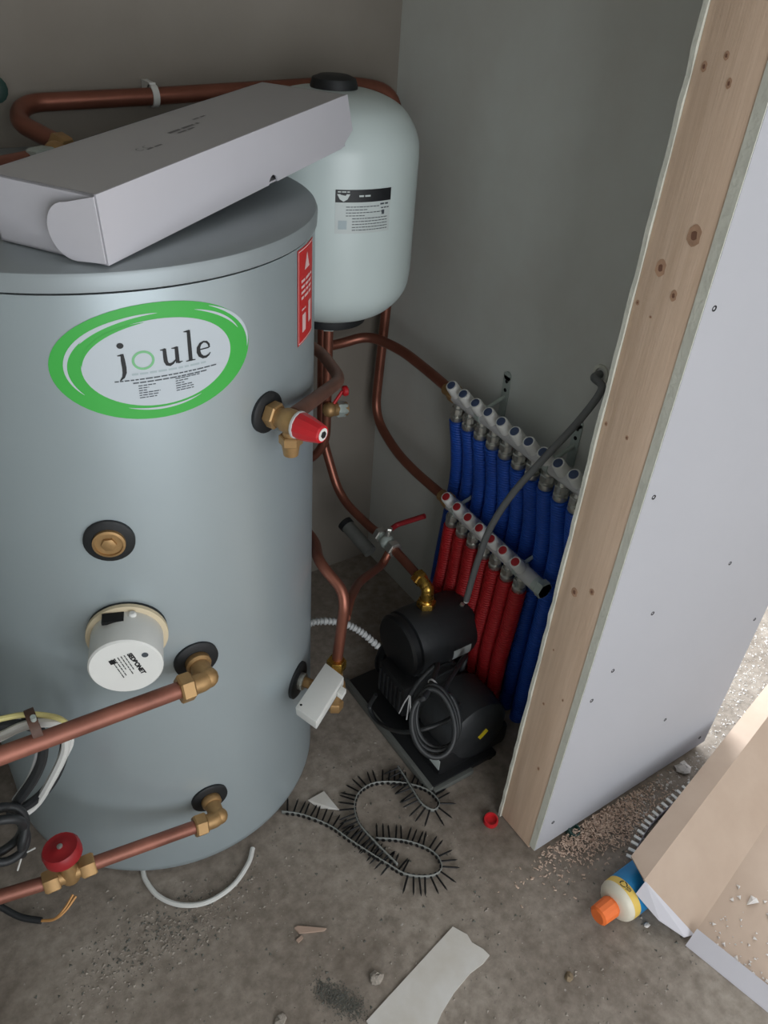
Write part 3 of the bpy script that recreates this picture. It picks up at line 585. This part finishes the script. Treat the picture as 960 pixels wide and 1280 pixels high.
# ================================================================== BLACK PUMP
pm = thing('booster_pump', 'black twin-cylinder pump on a base tray under the manifolds', 'pump', (-.22, -.66, 0))
obj('base_tray', MB().box((-.345, -.835, .004), (-.150, -.455, .020)), 'pump_dark', pm, bevel=.003)
obj('tray_rail', MB().box((-.356, -.838, .002), (-.345, -.450, .024)), 'grey_metal', pm, bevel=.001); obj('tray_rail', MB().box((-.345, -.846, .002), (-.230, -.835, .016)), 'grey_metal', pm, bevel=.001)
for (x, y) in ((-.33, -.82), (-.165, -.82), (-.33, -.47), (-.165, -.47)): obj('rubber_foot', MB().cyl((x, y, 0), (x, y, .006), .014), 'black_rubber', pm)
obj('motor_body', MB().lathe((-.212, -.49, .106), (0, -1, 0), [(.060, 0), (.078, .008), (.080, .03), (.080, .20), (.076, .21)], 32), 'pump_black', pm)
ec = obj('motor_end_cover', MB().lathe((-.206, -.700, .104), (0, -1, 0), [(.070, 0), (.090, .004), (.092, .060), (.086, .110), (.070, .122), (.001, .124)], 36), 'pump_black', pm)
obj('sticker', MB().obox((-.200, -.8245, .108), (.011, 0, .009), (-.004, 0, .006), (0, .0008, 0)), 'yellow_sticker', ec)
obj('specification_label', MB().obox((-.318, -.80, .060), (.0006, 0, 0), (0, .018, 0), (0, 0, .016)), 'label_steel', pm)
obj('motor_cradle', MB().box((-.318, -.82, .018), (-.11, -.70, .085)), 'pump_dark', pm, bevel=.012)
fin = MB()
for i in range(9): obj('cooling_fin', MB().lathe((-.212, -.50-.022*i, .106), (0, -1, 0), [(.080, 0), (.0865, .001), (.0865, .004), (.080, .005)], 28, closed=False), 'pump_black', pm)
ub = obj('pump_barrel', MB().lathe((-.268, -.575, .222), (1, 0, 0), [(.060, 0), (.082, .004), (.084, .02), (.084, .155), (.078, .172), (.060, .182)], 40), 'pump_black', pm)
obj('barrel_end_disc', MB().lathe((-.292, -.575, .222), (1, 0, 0), [(.020, 0), (.074, .002), (.080, .008), (.080, .022)], 36), 'pump_dark', ub)
bl = []
for i in range(7):
    a = math.radians(178+i*4.5)
    for x in (-.178, -.124): bl.append((x+i*.0008, -.575+.0848*math.cos(a+math.pi*0), .222+.0848*math.sin(a)))
obj('barrel_label', MB().add(bl, [(2*i, 2*i+1, 2*i+3, 2*i+2) for i in range(6)]), 'label_steel', ub)
obj('pump_support', MB().box((-.27, -.64, .09), (-.10, -.51, .20)), 'pump_dark', pm, bevel=.015)
obj('terminal_box', MB().box((-.318, -.66, .06), (-.255, -.545, .165)), 'pump_dark', pm, bevel=.012)
for i in range(6): obj('vent_rib', MB().box((-.322, -.648+.017*i, .075), (-.317, -.642+.017*i, .150)), 'pump_black', pm)
obj('cable_gland', MB().cyl((-.175, -.642, .178), (-.175, -.668, .158), .013).hexnut((-.175, -.652, .170), (-.175, -.664, .161), .016), 'pump_dark', pm)
obj('bleed_screw', MB().hexnut((-.120, -.600, .302), (-.120, -.602, .309), .006), 'chrome', pm)
pe = thing('pump_elbow', 'bright brass elbow screwed into the top of the black pump', 'pipe fitting', (-.2, -.56, .305))
obj('base_nut', MB().hexnut((-.2, -.56, .304), (-.2, -.56, .322), .024), 'brass_bright', pe); obj('collar', MB().lathe((-.2, -.56, .322), (0, 0, 1), [(.018, 0), (.020, .003), (.018, .006)], 20), 'brass_bright', pe)
obj('elbow', MB().tube([(-.2, -.56, .32), (-.2, -.56, .362), (-.2, -.525, .367)], .0155, 16, bend=.018).ball((-.2, -.558, .358), .016), 'brass_bright', pe)
obj('compression_nut', MB().hexnut((-.2, -.534, .366), (-.2, -.512, .367), .020), 'brass_bright', pe)
# pump lead: coiled flex with bared ends
pc = thing('pump_cable', 'black flex coiled on the pump with bared grey wire ends', 'cable', (-.23, -.73, .19))
c0 = V((-0.3344, -0.7990, 0.2250)); pts = [V((-.175, -.668, .158)), V((-.172, -.690, .190)), V((-.168, -.690, .230))]
e1, e2 = V((.82, -.52, .10)), V((.22, .62, .75))
for i in range(50):
    a = math.radians(55-i*21); kx = .047+.006*math.sin(i*.31); ky = .070+.006*math.sin(i*.43+1)
    pts.append(c0+e1*kx*math.cos(a)+e2*ky*math.sin(a)+V((-.0005*i, -.0006*i, .0003*i)))
pts += [V((-.262, -.700, .262)), V((-.300, -.692, .225)), V((-.325, -.690, .185))]
obj('flex', MB().sweep(spline(pts, 4), .0062, 10), 'black_cable', pc)
e = V((-.325, -.690, .185))
for j, dd in enumerate(((-.030, -.004, -.045), (-.020, -.022, -.055), (-.016, -.030, -.048))): obj('bared_wire', MB().tube([e, e+V(dd)*.5+V((0, 0, .008)), e+V(dd)], .0018, 6), 'white_dull', pc)
obj('cable_tie', MB().lathe(c0+e2*.070, (1, .2, 0), [(.012, 0), (.014, 0), (.014, .004), (.012, .004)], 14, closed=False), 'white_dull', pc)
pipe('loose black flex looping over the pump tray', spline([(-0.3505, -0.5901, 0.1000), (-0.3623, -0.5840, 0.0500), (-0.3651, -0.6401, 0.0500), (-0.3780, -0.7618, 0.1600), (-0.2959, -0.7985, 0.1900), (-0.2436, -0.7754, 0.1900)], 6), .0055, 'black_cable', .01, 'cable', 'cable', 8)
hp = spline([(-0.5220, -0.5024, 0.3350), (-0.4771, -0.5073, 0.3380), (-0.4261, -0.5295, 0.3300), (-0.3923, -0.5640, 0.3150), (-0.3667, -0.6091, 0.2900)], 26)
o = obj('corrugated_hose', MB().sweep(hp, .008, 10, rfun=lambda t: .0070+.0022*(math.sin(t*150) > 0)), 'hose', loc=hp[0]); tag(o, 'translucent corrugated hose between the cylinder and the pump', 'hose')

# ================================================================== CABLES ON THE LEFT
def cable(label, pts, r, material, cat='cable', name='cable'):
    q = spline(pts, 8); return tag(obj(name, MB().sweep(q, r, 8), material, loc=q[0]), label, cat)
cable('cream yellow cable arching over the upper copper pipe', [(-1.1817, -0.7350, 0.6461), (-1.1443, -0.7350, 0.6443), (-1.1020, -0.7350, 0.6312), (-1.0683, -0.7350, 0.6051), (-1.0547, -0.7300, 0.5782), (-1.0499, -0.7220, 0.5490), (-1.0566, -0.7080, 0.5013)], .0045, 'yellow_cable')
cable('thick white cable lying above the upper copper pipe', [(-1.1912, -0.7450, 0.6125), (-1.1463, -0.7450, 0.6182), (-1.1141, -0.7420, 0.6185), (-1.0844, -0.7380, 0.6051), (-1.0628, -0.7300, 0.5735), (-1.0638, -0.7220, 0.5115), (-1.0968, -0.7050, 0.4291), (-1.1294, -0.6900, 0.3665), (-1.1580, -0.6900, 0.3537)], .0075, 'white_cable')
cable('outermost black cable curving down beside the cylinder', [(-1.1876, -0.7220, 0.6102), (-1.1306, -0.7220, 0.6166), (-1.0875, -0.7220, 0.5994), (-1.0594, -0.7220, 0.5667), (-1.0669, -0.7100, 0.4895), (-1.0943, -0.7000, 0.4212), (-1.1286, -0.6900, 0.3775), (-1.1747, -0.6900, 0.3668)], .0085, 'black_cable')
cable('inner black cable hanging below the upper copper pipe', [(-1.1736, -0.7300, 0.6302), (-1.1262, -0.7300, 0.6187), (-1.0943, -0.7280, 0.5834), (-1.0966, -0.7200, 0.5208), (-1.1177, -0.7100, 0.4610), (-1.1573, -0.7000, 0.4008)], .0085, 'black_cable')
cable('thin pale grey cable behind the black cables', [(-1.1715, -0.7240, 0.6350), (-1.1292, -0.7240, 0.6253), (-1.1003, -0.7240, 0.5963), (-1.1013, -0.7140, 0.5273), (-1.1243, -0.7000, 0.4536), (-1.1579, -0.6900, 0.3997)], .0045, 'white_dull')
cable('short white flat cable at the right of the bundle', [(-1.0482, -0.7180, 0.5376), (-1.0538, -0.7160, 0.5084), (-1.0664, -0.7140, 0.4833)], .004, 'white_cable')
cl = thing('cable_clip', 'brown clip holding the cables to the upper copper pipe', 'clip', (-1.0957, -0.7700, 0.6425))
q = V((-1.0981, -0.7650, 0.6295)); obj('strap', MB().lathe(q-V((.008, 0, -.004)), (1, 0, .05), [(.026, 0), (.028, 0), (.028, .014), (.026, .014)], 20, closed=False), 'brown_clip', cl); obj('screw', MB().cyl(q+V((0, -.01, .028)), q+V((0, -.012, .038)), .004), 'galv', cl)
bc = thing('coiled_flex', 'coil of black flex with frayed white wire ends at the left edge', 'cable', (-1.1908, -0.7200, 0.3505))
cc = V((-1.2029, -0.7300, 0.3793)); pts = []
for i in range(34):
    a = math.radians(100-i*26); r_ = .050+.006*math.sin(i*1.3); pts.append(cc+V((r_*math.cos(a), .014*math.sin(i*.7), r_*math.sin(a)*1.05)))
pts.append(V((-1.1724, -0.7350, 0.3128)))
obj('flex', MB().sweep(spline(pts, 4), .0075, 10), 'black_cable', bc)
e = V((-1.1724, -0.7350, 0.3128))
for j, q in enumerate(((-1.1513, -0.7400, 0.3212), (-1.1871, -0.7400, 0.2836), (-1.1850, -0.7400, 0.3261))): obj('frayed_wire', MB().tube([e, q], .0016, 6), 'white_cable', bc)
dc = thing('stripped_cable', 'dark cable with bared copper-coloured cores on the floor below the lowest pipe', 'cable', (-1.1856, -0.6844, 0.0200))
obj('sheath', MB().sweep(spline([(-1.2765, -0.5886, 0.0500), (-1.2441, -0.6237, 0.0300), (-1.2169, -0.6557, 0.0160), (-1.1837, -0.6827, 0.0120)], 6), .0065, 10), 'black_cable', dc)
for j in range(2): obj('core', MB().sweep(spline([(-1.1863, -0.6817, 0.0130), (-1.1619, -0.6934, 0.0140), V((-1.1388, -0.6920, 0.0220))+V((0, .004*j, .002*j)), V((-1.1136, -0.6815, 0.0350))+V((-.004*j, .006*j, 0))], 6), .0028, 7), 'wire_copper', dc)
cable('white flex looping on the floor in front of the cylinder base', [(-0.9804, -0.6750, 0.0070), (-0.9835, -0.7035, 0.0070), (-0.9730, -0.7492, 0.0070), (-0.9426, -0.7888, 0.0070), (-0.8956, -0.8116, 0.0070), (-0.8378, -0.8075, 0.0070), (-0.7888, -0.7800, 0.0070), (-0.7645, -0.7522, 0.0070)], .0052, 'white_cable')

# ================================================================== COLLATED SCREWS ON THE FLOOR
cs = thing('collated_screw_strip', 'looped plastic strip of black drywall screws on the floor', 'screw strip', (-.48, -.88, 0))
def cr(p): return None
path1 = [(-0.6726, -0.7082, 0.0100), (-0.6364, -0.7391, 0.0100), (-0.5984, -0.7916, 0.0100), (-0.5773, -0.8461, 0.0120), (-0.5534, -0.9031, 0.0140), (-0.5377, -0.9359, 0.0140), (-0.5188, -0.9696, 0.0100), (-0.4936, -0.9930, 0.0100), (-0.4638, -1.0069, 0.0100), (-0.4410, -1.0019, 0.0100), (-0.4337, -0.9744, 0.0100), (-0.4457, -0.9433, 0.0100), (-0.4764, -0.9073, 0.0100), (-0.5263, -0.8708, 0.0100)]
path2 = [(-0.5219, -0.9515, 0.0200), (-0.5354, -0.8870, 0.0220), (-0.5412, -0.8271, 0.0180), (-0.5252, -0.7809, 0.0120), (-0.4965, -0.7552, 0.0100), (-0.4567, -0.7514, 0.0100), (-0.4138, -0.7718, 0.0100), (-0.3773, -0.8050, 0.0120), (-0.3549, -0.8382, 0.0120), (-0.3531, -0.8736, 0.0120), (-0.3771, -0.8839, 0.0160), (-0.3917, -0.8601, 0.0180), (-0.3900, -0.8222, 0.0180), (-0.3847, -0.7786, 0.0160), (-0.3811, -0.7429, 0.0140)]
scr = MB().lathe((0, 0, 0), (1, 0, 0), [(.0044, -.004), (.0042, -.0025), (.0022, 0), (.0021, .033), (.0004, .040)], 6)
sme = bpy.data.meshes.new('screw'); sme.from_pydata(scr.v, [], scr.f); sme.materials.append(M['screw_black'])
def strip(path, sides):
    q = spline(path, 14); nq = len(q); vs = []; fs = []
    for i, p in enumerate(q):
        h = .0055; vs += [p+V((0, 0, -h)), p+V((0, 0, h))]
    m = MB(); m.add(vs, [(2*i, 2*i+2, 2*i+3, 2*i+1) for i in range(nq-1)])
    o = obj('plastic_strip', m, 'strip_plastic', cs); md = o.modifiers.new('thick', 'SOLIDIFY'); md.thickness = .0022; md.offset = 0
    acc = 0; step = .0108
    for i in range(1, nq):
        acc += (q[i]-q[i-1]).length
        if acc >= step:
            acc = 0; f = i/nq; sd = next(s for lim, s in sides if f <= lim)
            t = (q[min(i+1, nq-1)]-q[i-1]).normalized(); d = V((t.y, -t.x, 0)).normalized()*sd; d = (d+t*random.uniform(-.18, .18)+V((0, 0, -max(0, (q[i].z-.005))/.035+random.uniform(0, .10)))).normalized()
            so = bpy.data.objects.new('screw', sme); COL.objects.link(so); so.parent = cs
            so.location = q[i]-ORIG[cs.name]; so.rotation_mode = 'QUATERNION'; so.rotation_quaternion = d.to_track_quat('X', 'Z')
strip(path1, ((.46, -1), (1.0, 1)))
strip(path2, ((1.0, -1),))

# ================================================================== LITTER ON THE FLOOR
o = obj('red_ring_cap', MB().lathe((-0.2742, -0.9661, 0.0000), (-.1, -.15, 1), [(.0165, .0), (.0175, .004), (.0160, .014), (.0130, .014), (.0128, .004), (.001, .004)], 24), 'red_plastic', loc=(-0.2742, -0.9661, 0.0000)); tag(o, 'small red plastic cap on the floor beside the stud', 'cap')
tp = [(-0.7331, -1.1649, 0.0040), (-0.4930, -1.1113, 0.0040), (-0.4777, -1.1391, 0.0040), (-0.4791, -1.1565, 0.0040), (-0.4677, -1.1779, 0.0040), (-0.4645, -1.1941, 0.0040), (-0.4849, -1.1992, 0.0040), (-0.5175, -1.2000, 0.0040), (-0.5649, -1.2111, 0.0040), (-0.6071, -1.2271, 0.0040), (-0.6511, -1.2523, 0.0040), (-0.7295, -1.2186, 0.0040)]
o = obj('torn_board_strip', MB().prism(tp, (0, 0, -.0036)), 'paper', loc=(-0.5916, -1.1761, 0.0000), smooth=False); tag(o, 'torn off-white strip of plasterboard paper lying on the floor', 'paper')
o = obj('paper_scrap', MB().prism([(-0.6058, -0.7092, 0.0060), (-0.5637, -0.7089, 0.0080), (-0.5583, -0.7691, 0.0100), (-0.5944, -0.7375, 0.0030)], (0, 0, -.002)), 'paper', loc=(-0.5753, -0.7298, 0.0000), smooth=False); tag(o, 'small white paper scrap under the screw strip', 'paper')
o = obj('wood_splinter', MB().prism([(-0.7674, -0.9490, 0.0060), (-0.7598, -0.9481, 0.0060), (-0.7125, -0.9813, 0.0040), (-0.7190, -0.9829, 0.0040), (-0.7637, -0.9622, 0.0060)], (0, 0, -.005)), 'splinter', loc=(-0.7403, -0.9657, 0.0000), smooth=False); tag(o, 'pinkish wood splinter lying on the bare floor', 'wood chip')
o = obj('wood_splinter', MB().prism([(-0.7754, -0.9708, 0.0050), (-0.7616, -0.9684, 0.0050), (-0.7611, -0.9741, 0.0050), (-0.7735, -0.9773, 0.0050)], (0, 0, -.004)), 'splinter', loc=(-0.7675, -0.9693, 0.0000), smooth=False); tag(o, 'tiny wood chip below the pinkish splinter', 'wood chip')
def lump(label, p, r, material, flat=.7, name='stone'):
    m = MB(); m.ball((p[0], p[1], r*flat*.6), r, 9, 6, (1, .8, flat*.8)); 
    m.v = [(V(p_)+V((random.uniform(-.2, .2)*r, random.uniform(-.2, .2)*r, random.uniform(-.08, .08)*r)))[:] for p_ in m.v]
    return tag(obj(name, m, material, loc=(p[0], p[1], 0), angle=25), label, 'rubble')
lump('pale stone lying left of the torn paper strip', (-0.6784, -1.1127, 0.0000), .014, 'grit')
lump('brown lump of dirt right of the torn paper strip', (-0.3569, -1.3067, 0.0000), .010, 'mud', .6, 'dirt_lump')
lump('round white plaster crumb at the foot of the board', (0.2295, -1.1013, 0.0000), .020, 'plaster_crumb', .6, 'plaster_crumb')
lump('white crumb on the bare floor beside the filler tube shadow', (-0.1467, -1.3179, 0.0000), .007, 'plaster_crumb', .6, 'plaster_crumb')
lump('flat grey stone at the bottom edge of the floor', (-0.8665, -1.0806, 0.0000), .013, 'grit', .4)
g0 = (-0.1315, -1.0816, 0.0000)
o = obj('green_plug', MB().lathe((g0[0], g0[1], .001), (.1, -.3, 1), [(.016, 0), (.017, .004), (.015, .016), (.012, .016), (.011, .006), (.001, .006)], 20), 'green_plastic', loc=g0); tag(o, 'dark green plastic plug tucked under the board edge', 'cap')
# filler tube with orange nozzle under the carton
t0, t1 = V((-0.1887, -1.2609, 0.0440)), V((-0.0114, -1.2579, 0.0440)); d = (t1-t0).normalized(); t0.z = .044; TRd = .043
ft = thing('filler_tube', 'blue and yellow filler tube with an orange cap on the floor', 'tube', (t0.x, t0.y, 0))
obj('shoulder', MB().lathe(t0-d*.014, d, [(.016, 0), (.027, .002), (.036, .006), (.041, .012), (TRd, .020)], 32), 'tube_white', ft, angle=60)
obj('yellow_band', MB().lathe(t0+d*.005, d, [(TRd, 0), (TRd+.0003, .020)], 32, closed=False), 'tube_yellow', ft)
obj('tube_body', MB().lathe(t0+d*.022, d, [(TRd+.0004, 0), (TRd+.0005, .02), (TRd+.0005, .15), (.03, .17)], 32), 'tube_blue', ft)
obj('cap', MB().lathe(t0-d*.058, d, [(.016, 0), (.021, .004), (.0225, .038), (.019, .046)], 14), 'orange_cap', ft, angle=20)
_, bu, bv_ = basis(d); mk = Flat()
mk.stroke(earc((0, .0), .006, .0075, 30, 130, 8), .0022).stroke(earc((0, .0), .006, .0075, 150, 250, 8), .0018).stroke(earc((0, 0), .006, .0075, 270, 370, 8), .0022)
for i in range(4): mk.words(-.006+.001*i, .005, -.010-.0025*i, .0012, 100+i)
upv = V((0, 0, 1)); side = d.cross(upv).normalized(); m = MB()
for u_, v_ in mk.v:
    a = v_/.043+math.radians(100); p = t0+d*(.014+u_)+(side*math.cos(a)+side.cross(d)*math.sin(a))*.0437; m.v.append(p[:])
m.f = mk.f; obj('printed_mark', m, 'ink', ft, smooth=False)
# opened brown carton in the right foreground
u = V((.977, .212, 0)).normalized(); A = V((-.080, -1.384, .006)); B = V((-.153, -1.278, .120)); F = V((-.132, -1.226, .112)); Lc = .85
wq = V((.212, -.977, 0)).normalized(); tk = .003
oc = thing('open_carton', 'opened carton with brown inside and white outside in the right foreground', 'box', (A.x, A.y, 0))
nrm = (B-A).cross(u).normalized()
nrm = nrm if nrm.z > 0 else -nrm
obj('side_panel', MB().prism([A, A+u*Lc, B+u*Lc+u*.05, B+u*.0, B+(A-B)*.45-u*.010], -nrm*tk), 'kraft', oc, smooth=False)
obj('top_flange', MB().prism([B, B+u*(Lc+.05), F+u*(Lc+.05), F], (0, 0, -tk)), 'kraft', oc, smooth=False)
obj('bottom_panel', MB().prism([A, A+u*Lc, A+u*Lc+wq*.34, A+wq*.34], (0, 0, -tk)), 'kraft', oc, smooth=False)
ef = B-A
obj('end_flap', MB().prism([A+V((0, 0, .002)), B+ef*-.02, B-u*.012+V((-.004, 0, -.030)), A+ef*.55-u*.018+V((-.008, -.004, -.018)), A+ef*.12-u*.014+V((-.006, -.004, 0))], (-.0012, .0, -.0022)), 'carton_white', oc, smooth=False)
obj('side_lining', MB().prism([A-nrm*(tk+.0006), A+u*Lc-nrm*(tk+.0006), B+u*(Lc+.05)-nrm*(tk+.0006), B-nrm*(tk+.0006)], -nrm*.0006), 'carton_white', oc, smooth=False)
A2 = A+V((-.004, 0, .030))
obj('end_wall', MB().prism([A2, A2+wq*.175, A2+wq*.175+V((-.026, -.004, -.028)), A2+V((-.026, -.004, -.028))], V((-.002, 0, -.003))), 'carton_white', oc, smooth=False)
# crumbs inside the carton: countless
m = MB()
for i in range(150):
    a, b_ = random.random()**2*.20, random.uniform(.01, .30); m.chunk(A+u*(.01+a)+wq*b_+V((0, 0, .0015)), random.choice((.002, .003, .003, .004, .006)))
m.chunk(A+u*.16+wq*.055+V((0, 0, .002)), .017)
o = obj('carton_crumbs', m, 'plaster_crumb', loc=A, smooth=False); tag(o, 'white plaster crumbs scattered inside the opened carton', 'crumbs', kind='stuff')
# metal bead with toothed edge behind the carton
bp_ = spline([(-0.0848, -1.2143, 0.0100), (-0.0332, -1.1885, 0.0100), (0.0387, -1.1673, 0.0100), (0.1347, -1.1568, 0.0100), (0.2433, -1.1523, 0.0100), (0.3364, -1.1401, 0.0100)], 16)
bd = thing('edging_bead', 'curved toothed edging strip lying behind the opened carton', 'strip', bp_[0])
m = MB(); m.add([p+V((0, 0, dz)) for p in bp_ for dz in (-.009, .010)], [(2*i, 2*i+2, 2*i+3, 2*i+1) for i in range(len(bp_)-1)])
o = obj('web', m, 'grey_web', bd); md = o.modifiers.new('thick', 'SOLIDIFY'); md.thickness = .0015
acc = 0
for i in range(1, len(bp_)):
    seg = (bp_[i]-bp_[i-1]); t = seg.normalized(); sdv = V((-t.y, t.x, 0)); acc += seg.length
    if acc > .015:
        acc = 0; obj('tooth', MB().obox(bp_[i]+sdv*.008+V((0, 0, .0095)), t*.0035, sdv*.008, V((0, 0, .0015))), 'white_plastic', bd, smooth=False)
# sawdust, plaster dust and grit: countless
m = MB()
for i in range(2200):
    p = V((-0.0561, -1.1033, 0.0000)); p += V((random.gauss(0, .085), random.gauss(-.005, .030), 0)); 
    if p.y > -1.082: p.y = -1.084-random.random()*.03
    h = max(0, .012*(1-((p.x+.09)/.16)**2)); a = random.uniform(0, 3.14); l = random.uniform(.0010, .0042)
    dv = V((math.cos(a), math.sin(a), random.uniform(-.3, .3)))*l; sv = V((-math.sin(a), math.cos(a), random.uniform(-.4, .4)))*l*.45
    c = p+V((0, 0, .002+random.random()*h)); m.add([c-dv-sv, c+dv-sv*.6, c+dv+sv, c-dv*.7+sv, c+V((0, 0, .0016))], [(0, 1, 4), (1, 2, 4), (2, 3, 4), (3, 0, 4), (0, 3, 2, 1)])
o = obj('sawdust_pile', m, 'sawdust', loc=(-0.0748, -1.1039, 0.0000), smooth=False); tag(o, 'heap of pale wood shavings along the foot of the board', 'sawdust', kind='stuff')
m = MB()
for i in range(1500):
    t = random.random(); p = V((-.02+t*1.0, -1.13+t*.22+random.gauss(0, .05), 0))
    if p.y > -1.085 and p.x < .38: continue
    m.chunk(p, random.choice((.0012, .0016, .002, .0025, .003, .005)), .5)
o = obj('plaster_rubble', m, 'plaster_crumb', loc=(.1, -1.13, 0), smooth=False); tag(o, 'white plaster crumbs trailing past the end of the board', 'rubble', kind='stuff')
m = MB(); mdk = MB()
for i in range(3200):
    if i % 3 == 0: p = V((-1.0161, -0.8300, 0.0000))+V((random.gauss(0, .10), random.gauss(0, .035), 0)); p.x += (p.y+1.0)*.2
    else: p = V((random.uniform(-1.2, .1), random.uniform(-1.45, -.62), 0))
    if (p-TC).length < .36 or (p.x > -.36 and p.y > -1.10): continue
    (m if random.random() < .72 else mdk).chunk(p, random.choice((.0012, .0016, .002, .002, .003, .0042)), .7)
o = obj('floor_grit', m, 'grit', loc=(-.6, -1.1, 0), smooth=False); tag(o, 'pale grit strewn over the concrete floor', 'grit', kind='stuff')
o = obj('dark_crumbs', mdk, 'dark_dust', loc=(-.6, -1.1, 0), smooth=False); tag(o, 'dark crumbs strewn over the concrete floor', 'grit', kind='stuff')
m = MB()
for i in range(1600):
    t = random.random(); p = V((-0.7804, -1.0699, 0.0000)).lerp(V((-0.7323, -1.1416, 0.0000)), t)+V((random.gauss(0, .010), random.gauss(0, .013), 0)); m.chunk(p+V((0, 0, random.random()*.002)), random.uniform(.0006, .0022))
o = obj('dust_clump', m, 'dark_dust', loc=(-0.7605, -1.1017, 0.0000), smooth=False); tag(o, 'grey fluffy dust clump left of the torn paper strip', 'dust', kind='stuff')
